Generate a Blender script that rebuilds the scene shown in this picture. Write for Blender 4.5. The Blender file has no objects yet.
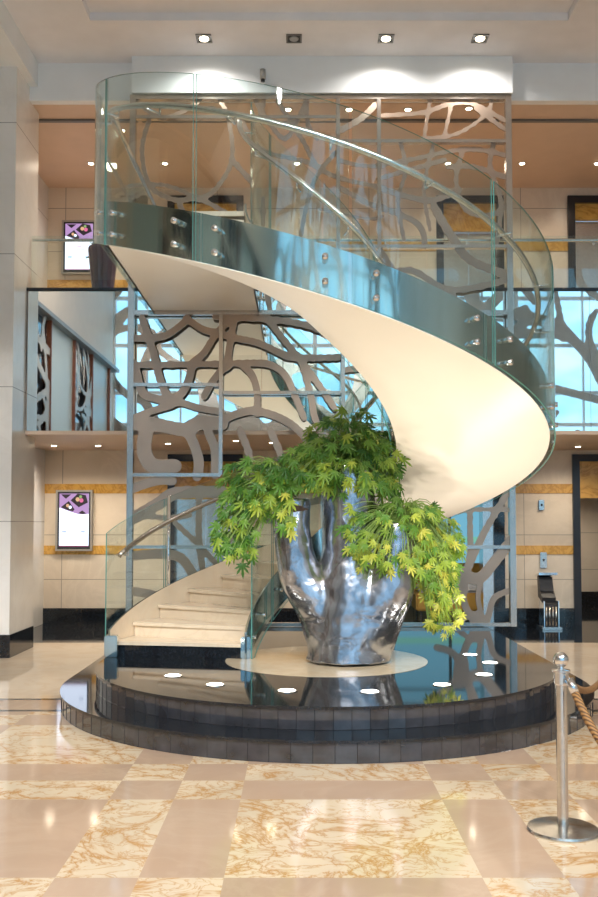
import bpy, bmesh, math, random
import numpy as np
from mathutils import Vector, Matrix
random.seed(7); RS = np.random.RandomState(5)
PI = math.pi; rad = math.radians
sc = bpy.context.scene; C = sc.collection

# ------------------------------------------------------------------ camera
EYE, FOC, TILT, HOR = 1.70, 905.0, 0.044, 523.0
PCY = HOR - FOC * math.tan(TILT)
cam = bpy.data.objects.new('camera', bpy.data.cameras.new('camera')); C.objects.link(cam)
cam.location = (0, 0, EYE); cam.rotation_euler = (PI / 2 + TILT, 0, 0)
cam.data.sensor_fit = 'VERTICAL'; cam.data.sensor_height = 24; cam.data.lens = FOC / 897 * 24
cam.data.shift_y = (PCY - 448.5) / 897; cam.data.clip_start = .05
sc.camera = cam

def wall_pt(px, py, Y):                      # photo measurement -> place on the plane at depth Y
    u = (px - 299) / FOC; v = (PCY - py) / FOC; c, s = math.cos(TILT), math.sin(TILT)
    k = Y / (c - v * s); return Vector((u * k, Y, EYE + (s + v * c) * k))
def flat_pt(px, py, Z):
    u = (px - 299) / FOC; v = (PCY - py) / FOC; c, s = math.cos(TILT), math.sin(TILT)
    k = (Z - EYE) / (s + v * c); return Vector((u * k, (c - v * s) * k, Z))

# ------------------------------------------------------------------ materials
M = {}
def nodes(name):
    m = bpy.data.materials.new(name); m.use_nodes = True; nt = m.node_tree
    M[name] = m; return m, nt, nt.nodes['Principled BSDF']
def ramp(nt, fac, stops):
    r = nt.nodes.new('ShaderNodeValToRGB'); e = r.color_ramp.elements
    while len(e) < len(stops): e.new(.5)
    for q, (p, c) in zip(e, stops): q.position = p; q.color = (*c, 1)
    nt.links.new(fac, r.inputs[0]); return r.outputs[0]
def noise(nt, vec, scale, detail=4, dist=0, rough=.5):
    n = nt.nodes.new('ShaderNodeTexNoise'); n.inputs['Scale'].default_value = scale
    n.inputs['Detail'].default_value = detail; n.inputs['Distortion'].default_value = dist
    n.inputs['Roughness'].default_value = rough
    nt.links.new(vec, n.inputs['Vector']); return n.outputs['Fac']
def coord(nt, kind='Object', scale=(1, 1, 1), rot=(0, 0, 0)):
    t = nt.nodes.new('ShaderNodeTexCoord'); mp = nt.nodes.new('ShaderNodeMapping')
    mp.inputs['Scale'].default_value = scale; mp.inputs['Rotation'].default_value = rot
    nt.links.new(t.outputs[kind], mp.inputs[0]); return mp.outputs[0]
def mix(nt, fac, a, b, mode='MIX'):
    x = nt.nodes.new('ShaderNodeMix'); x.data_type = 'RGBA'; x.blend_type = mode
    if isinstance(fac, (int, float)): x.inputs[0].default_value = fac
    else: nt.links.new(fac, x.inputs[0])
    for s, v in ((6, a), (7, b)):
        if isinstance(v, tuple): x.inputs[s].default_value = (*v, 1)
        else: nt.links.new(v, x.inputs[s])
    return x.outputs[2]
def bump(nt, b, h, strength=.2, dist=.02):
    n = nt.nodes.new('ShaderNodeBump'); n.inputs['Strength'].default_value = strength; n.inputs['Distance'].default_value = dist
    nt.links.new(h, n.inputs['Height']); nt.links.new(n.outputs[0], b.inputs['Normal'])
def plain(name, col, rough=.5, metal=0, spec=.5, var=0, vs=3, coat=0):
    m, nt, b = nodes(name)
    b.inputs['Base Color'].default_value = (*col, 1); b.inputs['Roughness'].default_value = rough
    b.inputs['Metallic'].default_value = metal; b.inputs['Specular IOR Level'].default_value = spec
    b.inputs['Coat Weight'].default_value = coat; b.inputs['Coat Roughness'].default_value = .05
    n = noise(nt, coord(nt), vs, 3)
    if var:
        lo = tuple(c * (1 - var) for c in col); hi = tuple(min(1, c * (1 + var)) for c in col)
        nt.links.new(ramp(nt, n, [(.3, lo), (.7, hi)]), b.inputs['Base Color'])
    return m
def joints(nt, vec_scale, w, h, mortar=.004):   # brick texture mask: 1 on the joint lines
    br = nt.nodes.new('ShaderNodeTexBrick'); br.offset = 0; br.inputs['Scale'].default_value = 1
    br.inputs['Brick Width'].default_value = w; br.inputs['Row Height'].default_value = h
    br.inputs['Mortar Size'].default_value = mortar; br.inputs['Mortar Smooth'].default_value = .2
    nt.links.new(vec_scale, br.inputs['Vector']); return br.outputs['Fac']
def marble(name, base, vein, scale, amount, rough=.08, joint=None, jrot=(PI / 2, 0, 0), dist=1.5, coat=0, wid=.045, fine=0):
    m, nt, b = nodes(name); co = coord(nt)
    cloud = ramp(nt, noise(nt, co, scale * .6, 5, .6), [(.3, tuple(c * .86 for c in base)), (.7, tuple(min(1, c * 1.08) for c in base))])
    n1 = noise(nt, co, scale, 6, dist, .62)
    a = nt.nodes.new('ShaderNodeMath'); a.operation = 'SUBTRACT'; nt.links.new(n1, a.inputs[0]); a.inputs[1].default_value = .5
    ab = nt.nodes.new('ShaderNodeMath'); ab.operation = 'ABSOLUTE'; nt.links.new(a.outputs[0], ab.inputs[0])
    k = ramp(nt, ab.outputs[0], [(0, (amount,) * 3), (wid, (amount * .25,) * 3), (wid * 2.6, (0, 0, 0))])
    col = mix(nt, k, cloud, vein)
    if fine:
        n2 = noise(nt, coord(nt, scale=(1, 1.35, 1), rot=(0, 0, .6)), fine, 5, dist * 1.3, .6)
        a2 = nt.nodes.new('ShaderNodeMath'); a2.operation = 'SUBTRACT'; nt.links.new(n2, a2.inputs[0]); a2.inputs[1].default_value = .5
        b2 = nt.nodes.new('ShaderNodeMath'); b2.operation = 'ABSOLUTE'; nt.links.new(a2.outputs[0], b2.inputs[0])
        col = mix(nt, ramp(nt, b2.outputs[0], [(0, (amount * .8,) * 3), (.02, (amount * .2,) * 3), (.04, (0, 0, 0))]), col, vein)
    if joint:
        j = joints(nt, coord(nt, rot=jrot), joint[0], joint[1], joint[2])
        col = mix(nt, j, col, tuple(c * .45 for c in base))
    nt.links.new(col, b.inputs['Base Color']); b.inputs['Roughness'].default_value = rough
    b.inputs['Coat Weight'].default_value = coat
    return m
def emit(name, col, s):
    m, nt, b = nodes(name); b.inputs['Base Color'].default_value = (0, 0, 0, 1)
    b.inputs['Emission Color'].default_value = (*col, 1); b.inputs['Emission Strength'].default_value = s; return m
def glass(name, tint, refl=1.0, haze=0):
    m = bpy.data.materials.new(name); m.use_nodes = True; nt = m.node_tree; M[name] = m
    nt.nodes.remove(nt.nodes['Principled BSDF']); out = nt.nodes['Material Output']
    tr = nt.nodes.new('ShaderNodeBsdfTransparent'); tr.inputs[0].default_value = (*tint, 1)
    gl = nt.nodes.new('ShaderNodeBsdfGlossy'); gl.inputs['Roughness'].default_value = .01; gl.inputs[0].default_value = (.95, 1, 1, 1)
    fr = nt.nodes.new('ShaderNodeFresnel'); ge = nt.nodes.new('ShaderNodeNewGeometry'); io = nt.nodes.new('ShaderNodeMapRange')
    io.inputs['To Min'].default_value = 1.5; io.inputs['To Max'].default_value = 1 / 1.5      # same reflectance from either face of the pane
    nt.links.new(ge.outputs['Backfacing'], io.inputs[0]); nt.links.new(io.outputs[0], fr.inputs[0])
    mu = nt.nodes.new('ShaderNodeMath'); mu.operation = 'MULTIPLY'; mu.inputs[1].default_value = refl; mu.use_clamp = True
    nt.links.new(fr.outputs[0], mu.inputs[0])
    mx = nt.nodes.new('ShaderNodeMixShader'); nt.links.new(mu.outputs[0], mx.inputs[0])
    nt.links.new(tr.outputs[0], mx.inputs[1]); nt.links.new(gl.outputs[0], mx.inputs[2]); nt.links.new(mx.outputs[0], out.inputs[0])
    return m

marble('floor_beige', (.47, .34, .245), (.53, .41, .30), 1.2, .35, .07)
marble('floor_veined', (.66, .55, .40), (.46, .24, .07), 1.6, .9, .07, dist=.9, wid=.018, fine=4.2)
marble('floor_cream', (.72, .60, .46), (.62, .48, .34), 1.0, .5, .05)
plain('granite_black', (.012, .015, .02), .05, 0, .6, .3, 40)
plain('tile_dark', (.035, .037, .045), .07, 0, .8, .4, 6, .4)
plain('band_black', (.02, .02, .025), .08)
marble('wall_marble', (.74, .64, .52), (.80, .70, .58), 1.2, .5, .22, joint=(2.6, .75, .006))
marble('wall_marble_white', (.82, .81, .79), (.72, .70, .66), 1.2, .3, .2, joint=(2.2, 1.72, .006))
marble('onyx', (.72, .42, .10), (.42, .20, .03), 2.5, .8, .12, dist=2.5)
marble('stair_marble', (.82, .70, .54), (.72, .58, .42), 2.0, .4, .12)
marble('disc_marble', (.80, .68, .50), (.70, .54, .36), 2.5, .4, .06)
plain('paint_ceiling', (.90, .89, .92), .55, var=.03)
plain('paint_gallery', (.66, .50, .38), .5, var=.03)
plain('paint_white', (.88, .91, .93), .5, var=.02)
plain('panel_pale', (.46, .47, .43), .35)
plain('soffit_white', (.93, .88, .80), .35, var=.01)
plain('chrome', (.82, .83, .85), .06, 1)
plain('steel_brushed', (.68, .66, .63), .22, 1, var=.08, vs=30)
plain('steel_stringer', (.50, .56, .55), .09, 1)
plain('screen_metal', (.43, .33, .26), .36, .7, var=.08, vs=1.5)
plain('screen_frame', (.55, .50, .45), .2, .9, var=.05)
plain('mirror', (.86, .92, .90), .015, 1)
plain('frame_black', (.02, .02, .025), .2)
plain('brown_frame', (.22, .07, .035), .35)
plain('vase_purple', (.06, .025, .06), .15, var=.2)
plain('soil', (.05, .03, .02), .9, var=.4, vs=30)
plain('sofa_yellow', (.62, .36, .08), .8, var=.1)
plain('sofa_white', (.7, .7, .72), .8)
plain('plastic_dark', (.03, .03, .035), .4)
plain('lamp_trim', (.16, .15, .14), .4)
plain('rubber', (.02, .02, .02), .5)
plain('grey_plate', (.45, .43, .40), .35, .6)
glass('glass_clear', (.93, .975, .965), 1.0)
glass('glass_stair', (.92, .97, .965), 1.1)
plain('glass_edge', (.10, .30, .27), .1, 0, .8)
emit('lamp_warm', (1, .86, .62), 14)
emit('lamp_floor', (1, .93, .80), 10)
emit('daylight', (.50, .80, 1.0), 1)
emit('skylight_pane', (1, .95, .88), 9)
emit('sea_window', (.20, .52, .70), .65)
emit('sea_green', (.2, .55, .42), .7)
emit('screen_glow', (.72, .82, 1.0), 1.6)
emit('screen_purple', (.42, .25, .50), .9)
emit('screen_dark', (.03, .02, .03), .5)
emit('screen_food', (.75, .45, .25), .8)
emit('screen_green', (.25, .45, .15), .8)
emit('screen_ink', (.25, .35, .65), .8)
emit('screen_pink', (.75, .15, .35), .8)

def sky_pane():                              # windows: daylight with a sky that varies over the panes
    m, nt, b = nodes('sky_pane'); b.inputs['Base Color'].default_value = (0, 0, 0, 1)
    c = ramp(nt, noise(nt, coord(nt, scale=(.2, .2, .45)), 1.0, 3), [(.35, (.14, .40, .68)), (.62, (.42, .74, .95))])
    nt.links.new(c, b.inputs['Emission Color']); b.inputs['Emission Strength'].default_value = 1.55
sky_pane()
def silver():
    m, nt, b = nodes('hammered_silver'); co = coord(nt)
    b.inputs['Metallic'].default_value = 1; b.inputs['Base Color'].default_value = (.55, .57, .62, 1)
    n = noise(nt, co, 4, 5, .8); nt.links.new(ramp(nt, n, [(.3, (.32, .33, .37)), (.7, (.62, .66, .74))]), b.inputs['Base Color'])  # base colour range widened to imitate bright highlights and dark reflections
    r = nt.nodes.new('ShaderNodeMapRange'); r.inputs['To Min'].default_value = .16; r.inputs['To Max'].default_value = .28
    nt.links.new(n, r.inputs[0]); nt.links.new(r.outputs[0], b.inputs['Roughness'])
    bump(nt, b, noise(nt, co, 5, 2, .5), .45, .04)
silver()
def leafmat():
    m, nt, b = nodes('leaf'); at = nt.nodes.new('ShaderNodeAttribute'); at.attribute_name = 'tone'
    c = ramp(nt, at.outputs['Fac'], [(0, (.04, .14, .02)), (.4, (.12, .29, .04)), (.75, (.36, .48, .06)), (1, (.66, .66, .11))])
    nt.links.new(c, b.inputs['Base Color']); b.inputs['Roughness'].default_value = .4
    tl = nt.nodes.new('ShaderNodeBsdfTranslucent'); nt.links.new(c, tl.inputs[0])
    mx = nt.nodes.new('ShaderNodeMixShader'); mx.inputs[0].default_value = .35
    out = nt.nodes['Material Output']; nt.links.new(b.outputs[0], mx.inputs[1]); nt.links.new(tl.outputs[0], mx.inputs[2]); nt.links.new(mx.outputs[0], out.inputs[0])
leafmat(); plain('stem', (.22, .34, .08), .5)
def ropemat():
    m, nt, b = nodes('rope_gold'); w = nt.nodes.new('ShaderNodeTexWave'); w.inputs['Scale'].default_value = 22
    w.inputs['Distortion'].default_value = 2.5; w.bands_direction = 'DIAGONAL'; nt.links.new(coord(nt), w.inputs[0])
    nt.links.new(ramp(nt, w.outputs['Fac'], [(.2, (.09, .04, .015)), (.8, (.34, .18, .06))]), b.inputs['Base Color'])
    b.inputs['Roughness'].default_value = .7
ropemat()

# ------------------------------------------------------------------ mesh helpers
def tag(o, label=None, cat=None, group=None, kind=None):
    if label: o['label'] = label
    if cat: o['category'] = cat
    if group: o['group'] = group
    if kind: o['kind'] = kind
    return o
def thing(name, label, cat, loc=(0, 0, 0), rotz=0, group=None):
    o = bpy.data.objects.new(name, None); C.objects.link(o); o.location = loc; o.rotation_euler = (0, 0, rotz)
    o.empty_display_size = .1; return tag(o, label, cat, group)
def obj(name, bm, mat, parent=None, smooth=False, world=True, loc=None):
    """link bm as ONE mesh object; its vertices are in world space unless world=False"""
    me = bpy.data.meshes.new(name)
    bmesh.ops.recalc_face_normals(bm, faces=bm.faces[:])
    bm.to_mesh(me); bm.free()
    for x in (mat if isinstance(mat, (list, tuple)) else [mat]): me.materials.append(M[x] if isinstance(x, str) else x)
    if smooth:
        for p in me.polygons: p.use_smooth = True
    o = bpy.data.objects.new(name, me); C.objects.link(o)
    if parent is not None:
        o.parent = parent
        if world:
            top = parent; mats = []
            while top is not None:
                mats.append(Matrix.LocRotScale(top.location, top.rotation_euler, top.scale)); top = top.parent
            w = Matrix.Identity(4)
            for q in reversed(mats): w = w @ q
            me.transform(w.inverted())
    elif world and loc is None and me.vertices:
        co = np.empty(len(me.vertices) * 3); me.vertices.foreach_get('co', co); co = co.reshape(-1, 3)
        c = Vector(((co[:, 0].min() + co[:, 0].max()) / 2, (co[:, 1].min() + co[:, 1].max()) / 2, co[:, 2].min()))
        me.transform(Matrix.Translation(-c)); o.location = c
    return o
def box(bm, x0, x1, y0, y1, z0, z1, mi=0):
    v = [bm.verts.new(p) for p in ((x0, y0, z0), (x1, y0, z0), (x1, y1, z0), (x0, y1, z0), (x0, y0, z1), (x1, y0, z1), (x1, y1, z1), (x0, y1, z1))]
    for f in ((0, 3, 2, 1), (4, 5, 6, 7), (0, 1, 5, 4), (1, 2, 6, 5), (2, 3, 7, 6), (3, 0, 4, 7)):
        bm.faces.new([v[i] for i in f]).material_index = mi
def bx(x0, x1, y0, y1, z0, z1, bev=0):
    bm = bmesh.new(); box(bm, x0, x1, y0, y1, z0, z1)
    if bev: bmesh.ops.bevel(bm, geom=bm.edges[:], offset=bev, segments=2, affect='EDGES')
    return bm
def tube(bm, pts, r, n=10, cap=True, mi=0):
    pts = [Vector(p) for p in pts]; rs = r if isinstance(r, (list, tuple)) else [r] * len(pts)
    rings = []; up = None
    for i, p in enumerate(pts):
        t = (pts[min(i + 1, len(pts) - 1)] - pts[max(i - 1, 0)]).normalized()
        if up is None: up = Vector((0, 0, 1)) if abs(t.z) < .9 else Vector((1, 0, 0))
        a = t.cross(up); a = a.normalized() if a.length > 1e-5 else Vector((1, 0, 0)); b = a.cross(t).normalized(); up = b
        rings.append([bm.verts.new(p + (a * math.cos(2 * PI * k / n) + b * math.sin(2 * PI * k / n)) * rs[i]) for k in range(n)])
    for A, B in zip(rings, rings[1:]):
        for k in range(n): bm.faces.new((A[k], A[(k + 1) % n], B[(k + 1) % n], B[k])).material_index = mi
    if cap: bm.faces.new(rings[0][::-1]).material_index = mi; bm.faces.new(rings[-1]).material_index = mi
def lathe(bm, prof, cx, cy, n=32, mi=0):
    rings = []
    for r, z in prof:
        rings.append([bm.verts.new((cx + r * math.cos(2 * PI * k / n), cy + r * math.sin(2 * PI * k / n), z)) for k in range(n)])
    for A, B in zip(rings, rings[1:]):
        for k in range(n): bm.faces.new((A[k], A[(k + 1) % n], B[(k + 1) % n], B[k])).material_index = mi
    bm.faces.new(rings[0][::-1]).material_index = mi; bm.faces.new(rings[-1]).material_index = mi
def tb(pts, r, n=10):
    bm = bmesh.new(); tube(bm, pts, r, n); return bm
def lt(prof, cx, cy, n=32):
    bm = bmesh.new(); lathe(bm, prof, cx, cy, n); return bm
def prism(bm, poly, z0, z1, mi=0, mtop=None):
    a = [bm.verts.new((x, y, z0)) for x, y in poly]; b = [bm.verts.new((x, y, z1)) for x, y in poly]
    n = len(poly); bm.faces.new(a[::-1]).material_index = mi; bm.faces.new(b).material_index = mi if mtop is None else mtop
    for i in range(n): bm.faces.new((a[i], a[(i + 1) % n], b[(i + 1) % n], b[i])).material_index = mi
def struct(name, bm, m, label=None, smooth=False):
    o = obj(name, bm, m, None, smooth); o['kind'] = 'structure'
    if label: o['label'] = label
    return o
def dup(o, loc=None, label=None, parent=None):
    c = o.copy(); C.objects.link(c)
    if loc is not None: c.location = loc
    if label: c['label'] = label
    if parent is not None: c.parent = parent
    for ch in list(o.children): dup(ch, parent=c)
    return c
def unparented_children(o): return o.children
def plate(o, loc): pass

# ------------------------------------------------------------------ the lobby
YM = 12.05           # plane of the mezzanine edge
YB = 15.30           # back walls
ZF = 4.84; ZS = 2.93; ZG = 7.45; ZC = 7.95
XR = 12.0; YF = -10.0; XL = -7.0
# floor: checkerboard of big and small slabs, bands and the plain back floor
bm = bmesh.new()
xs = [-.36 + 2.05 * k + d for k in range(-4, 5) for d in (0, 1.24, 1.64)]
ys = [3.60 + 2.05 * k + d - .0 for k in range(-9, 3) for d in (0, .41, .82)]
xs = sorted(x for x in xs if XL < x < XR); ys = sorted(y for y in ys if YF < y < 8.2)
i0 = xs.index(min(xs, key=lambda x: abs(x + .36))); j0 = ys.index(min(ys, key=lambda y: abs(y - 4.42)))
xe = [XL] + xs + [XR]; ye = [YF] + ys + [8.25]
def slab(x0, x1, y0, y1, mi):
    v = [bm.verts.new(p) for p in ((x0, y0, 0), (x1, y0, 0), (x1, y1, 0), (x0, y1, 0))]; bm.faces.new(v).material_index = mi
for a in range(len(xe) - 1):
    for b in range(len(ye) - 1):
        slab(xe[a], xe[a + 1], ye[b], ye[b + 1], 1 if ((a - 1 - i0) + (b - 1 - j0)) % 2 == 0 else 0)
for y0, y1, mi in ((8.25, 8.33, 3), (8.33, 8.78, 0), (8.78, 8.86, 3), (8.86, 12.95, 2), (12.95, 19.5, 4)): slab(XL, XR, y0, y1, mi)
box(bm, XL, XR, YF, 19.5, -.2, -.01, 2)
fl = struct('floor', bm, ['floor_beige', 'floor_veined', 'floor_cream', 'band_black', 'granite_black'])

# ceilings
bm = bmesh.new()
rx0, rx1, ry0, ry1 = -2.6, 3.35, 4.0, 11.0     # shallow tray in the lobby ceiling
box(bm, XL, rx0, 2.5, YM, ZC, ZC + .3); box(bm, rx1, XR, 2.5, YM, ZC, ZC + .3)
box(bm, rx0, rx1, ry1, YM, ZC, ZC + .3); box(bm, rx0, rx1, 2.5, ry0, ZC, ZC + .3); box(bm, rx0, rx1, ry0, ry1, ZC + .1, ZC + .3)
box(bm, XL, XR, 2.3, 2.5, ZC, 12.0); box(bm, XL, XR, YF - .3, 2.5, 12.0, 12.3)
struct('ceiling', bm, 'paint_ceiling')
struct('ceiling_gallery', bx(-4.3, XR, YM + .12, YB, ZG, ZG + .3), 'paint_gallery')
bm = bmesh.new(); box(bm, -2.24, 2.86, 11.86, YM + .1, ZG, ZC); struct('trim_1', bm, 'paint_white', 'white bulkhead over the metal screen')
bm = bmesh.new(); box(bm, -4.3, -2.24, YM, YM + .12, ZG - .02, ZC); box(bm, 2.86, XR, YM, YM + .12, ZG - .02, ZC); struct('trim_2', bm, 'paint_white')
struct('trim_3', bx(-2.24, 2.86, YM + .6, YM + .66, ZG - .03, ZG - .001), 'lamp_trim', 'dark slot line in gallery ceiling')
struct('trim_4', bx(2.9, XR, YM + .6, YM + .66, ZG - .03, ZG - .001), 'lamp_trim')
struct('trim_5', bx(-3.9, -2.3, YM + .6, YM + .66, ZG - .03, ZG - .001), 'lamp_trim')
# mezzanine
bm = bmesh.new(); box(bm, -4.3, XR, YM + .04, YB, ZS, ZF - .03)
struct('mezzanine_floor', bm, 'paint_gallery', 'mezzanine slab behind the staircase')
struct('trim_6', bx(-3.66, XR, YM - .02, YM + .5, ZF - .02, ZF + .02), 'frame_black', 'dark edge strip of the mezzanine')
struct('trim_7', bx(-3.66, XR, YM - .01, YM + .9, ZS - .05, ZS), 'paint_gallery')
# walls behind
def back_wall(name, z0, z1, gaps):
    bm = bmesh.new(); x = -4.4
    for a, b, top in gaps:
        box(bm, x, a, YB, YB + .25, z0, z1); box(bm, a, b, YB, YB + .25, top, z1); x = b
    box(bm, x, XR, YB, YB + .25, z0, z1); return struct(name, bm, 'wall_marble')
back_wall('wall_back_ground', 0, ZS, [(-2.22, -.95, 2.86), (1.0, 3.30, 2.25), (4.62, 6.4, 2.86)])
back_wall('wall_back_gallery', ZF, ZG, [(-2.25, -.95, 7.3), (2.35, 3.5, 7.3), (4.6, 6.4, 7.3)])
k = 1
for segs, z0, z1 in (([(-4.38, -2.22), (-.95, 1.0), (3.30, 4.62), (6.4, XR)], 2.20, 2.36), ([(-4.38, -2.22), (-.95, 1.0), (3.30, 4.62), (6.4, XR)], 1.17, 1.32)):
    for a, b in segs:
        struct('trim_%d' % (k + 7), bx(a, b, YB - .012, YB + .01, z0, z1), 'onyx'); k += 1
for a, b in ((-4.38, -2.22), (-.95, 1.0), (3.30, 4.62), (6.4, XR)):
    struct('baseboard_%d' % k, bx(a, b, YB - .03, YB + .01, 0, .27), 'granite_black'); k += 1
for a, b, z0, z1 in ((-4.38, -2.25, 5.55, 5.85), (-.95, 2.35, 6.35, 6.55), (-.95, 2.35, 5.45, 5.65), (3.5, 4.6, 6.35, 6.55)):
    struct('trim_%d' % (k + 7), bx(a, b, YB - .012, YB + .01, z0, z1), 'onyx'); k += 1
# portals: black frame, onyx header, door leaves
def portal(name, a, b, z0, z1, head, door=True):
    t = thing(name, None, None, ((a + b) / 2, YB, z0)); del_keys = [q for q in t.keys()]
    t['kind'] = 'structure'
    bm = bmesh.new(); w = .12
    box(bm, a - .0, a + w, YB - .05, YB + .3, z0, z1); box(bm, b - w, b, YB - .05, YB + .3, z0, z1); box(bm, a + w, b - w, YB - .05, YB + .3, z1 - w, z1)
    obj('door_frame', bm, 'frame_black', t)
    obj('header_panel', bx(a + w, b - w, YB + .02, YB + .1, head, z1 - w), 'onyx', t)
    if door:
        m = (a + b) / 2
        for x0, x1 in ((a + w, m - .004), (m + .004, b - w)): obj('door_leaf', bx(x0, x1, YB + .12, YB + .16, z0 + .01, head), 'steel_brushed', t)
    return t
portal('door_1', -2.22, -.95, 0, 2.86, 2.10)
portal('door_2', 4.62, 6.4, 0, 2.86, 2.12, False)
portal('door_3', -2.25, -.95, ZF, 7.3, 6.9)
portal('door_4', 2.35, 3.5, ZF, 7.3, 6.7)
portal('door_5', 4.6, 6.4, ZF, 7.3, 6.9)
# passage behind the right portal, lounge behind the middle opening
bm = bmesh.new(); box(bm, 4.1, XR, 18.6, 18.8, 0, ZS); box(bm, 3.95, 4.1, YB + .3, 18.6, 0, ZS); struct('wall_passage', bm, 'wall_marble')
struct('ceiling_passage', bx(-.5, XR, YB + .25, 19.0, ZS - .3, ZS), 'paint_gallery')
struct('baseboard_passage', bx(4.11, XR, 18.56, 18.6, 0, .3), 'granite_black')
struct('wall_lounge_left', bx(.5, .7, YB + .26, 18.4, 0, ZS - .3), 'wall_marble')
bm = bmesh.new(); box(bm, .7, 3.95, 18.5, 18.6, 0, .75); box(bm, .7, 3.95, 18.5, 18.6, 2.62, ZS); struct('wall_lounge', bm, 'wall_marble')
w = struct('window_1', bx(.72, 3.94, 18.47, 18.495, .75, 2.6), 'sea_window')
struct('hedge_strip', bx(.72, 3.94, 18.44, 18.465, 1.3, 1.42), 'sea_green')
bm = bmesh.new()
for x in (.75, 1.9, 3.05, 3.9): box(bm, x - .03, x + .03, 18.36, 18.43, .75, 2.6)
box(bm, .72, 3.94, 18.36, 18.43, 2.3, 2.35); struct('window_2', bm, 'steel_brushed')
t = thing('wall_cladding', None, None, (3.3, YB, 0)); t['kind'] = 'structure'
obj('panel', bx(3.28, 3.46, YB - .06, YB + .3, 0, 2.6), 'granite_black', t)
obj('panel', bx(3.10, 3.28, YB - .02, YB + .3, 0, 2.3), 'steel_brushed', t)
obj('panel', bx(1.0, 1.12, YB - .04, YB + .3, 0, 2.3), 'granite_black', t)

# left pier and walls
bm = bmesh.new(); box(bm, XL - .3, -3.66, 11.5, 12.5, 0, 7.62); struct('wall_left_pier', bm, 'wall_marble_white', 'white marble clad pier at the left')
struct('baseboard_left', bx(XL, -3.645, 11.485, 12.5, 0, .29), 'granite_black')
struct('ceiling_beam', bx(XL - .3, -3.55, 2.5, 12.1, 7.62, ZC - .001), 'paint_white', 'downstand beam over the left pier')
bm = bmesh.new(); box(bm, -4.5, -4.3, 12.5, YB, 0, ZG + .3); struct('wall_left_back', bm, 'wall_marble_white')
struct('wall_right', bx(XR, XR + .3, YF, 19.5, 0, 12.0), 'wall_marble_white')
bm = bmesh.new(); box(bm, XL - .3, XL, YF, 11.5, 0, 12.0); struct('wall_left', bm, 'paint_gallery')

# ------------------------------------------------------------------ organic metal screens from a field of ribbons
def field_mesh(segs, x0, x1, z0, z1, Y, th, step, kblend):
    """segs: (ax,az,bx,bz,ra,rb). returns a bmesh of the solid where the smooth union of the ribbons is inside"""
    nx = max(2, int((x1 - x0) / step)) + 1; nz = max(2, int((z1 - z0) / step)) + 1
    gx = np.linspace(x0, x1, nx); gz = np.linspace(z0, z1, nz); X, Z = np.meshgrid(gx, gz)
    F = np.full(X.shape, 9.0)
    for ax, az, bx_, bz, ra, rb in segs:
        if max(ax, bx_) < x0 - .4 or min(ax, bx_) > x1 + .4 or max(az, bz) < z0 - .4 or min(az, bz) > z1 + .4: continue
        dx, dz = bx_ - ax, bz - az; L = dx * dx + dz * dz + 1e-9
        t = np.clip(((X - ax) * dx + (Z - az) * dz) / L, 0, 1)
        d = np.hypot(X - ax - t * dx, Z - az - t * dz) - (ra + (rb - ra) * t)
        h = np.clip(.5 + .5 * (d - F) / kblend, 0, 1)
        F = d * (1 - h) + F * h - kblend * h * (1 - h)
    bm = bmesh.new(); cache = {}
    def vert(key, x, z, y):
        k2 = (key, y)
        if k2 not in cache: cache[k2] = bm.verts.new((x, y, z))
        return cache[k2]
    ins = F < 0; yf, yb = Y - th / 2, Y + th / 2
    for j in range(nz - 1):
        i = 0
        while i < nx - 1:
            c = (ins[j, i], ins[j, i + 1], ins[j + 1, i + 1], ins[j + 1, i])
            if all(c):
                i2 = i
                while i2 + 1 < nx - 1 and ins[j, i2 + 2] and ins[j + 1, i2 + 2]: i2 += 1
                ks = [('v', j, i), ('v', j, i2 + 1), ('v', j + 1, i2 + 1), ('v', j + 1, i)]
                ps = [(gx[i], gz[j]), (gx[i2 + 1], gz[j]), (gx[i2 + 1], gz[j + 1]), (gx[i], gz[j + 1])]
                for y in (yf, yb): bm.faces.new([vert(a, p[0], p[1], y) for a, p in zip(ks, ps)])
                i = i2 + 1; continue
            if any(c):
                idx = [(j, i), (j, i + 1), (j + 1, i + 1), (j + 1, i)]; ks = []; ps = []; cross = []
                for q in range(4):
                    a = idx[q]; b = idx[(q + 1) % 4]
                    if ins[a]: ks.append(('v', *a)); ps.append((gx[a[1]], gz[a[0]]))
                    if ins[a] != ins[b]:
                        t = F[a] / (F[a] - F[b]); lo, hi = min(a, b), max(a, b)
                        ks.append(('e', *lo, *hi)); ps.append((gx[a[1]] + t * (gx[b[1]] - gx[a[1]]), gz[a[0]] + t * (gz[b[0]] - gz[a[0]]))); cross.append(len(ks) - 1)
                if len(ks) >= 3:
                    for y in (yf, yb):
                        try: bm.faces.new([vert(a, p[0], p[1], y) for a, p in zip(ks, ps)])
                        except ValueError: pass
                    n = len(ks)
                    for q in range(n):
                        if ks[q][0] == 'e' and ks[(q + 1) % n][0] == 'e':
                            A, B = ks[q], ks[(q + 1) % n]; pa, pb = ps[q], ps[(q + 1) % n]
                            try: bm.faces.new((vert(A, *pa, yf), vert(B, *pb, yf), vert(B, *pb, yb), vert(A, *pa, yb)))
                            except ValueError: pass
            i += 1
    return bm

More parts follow.
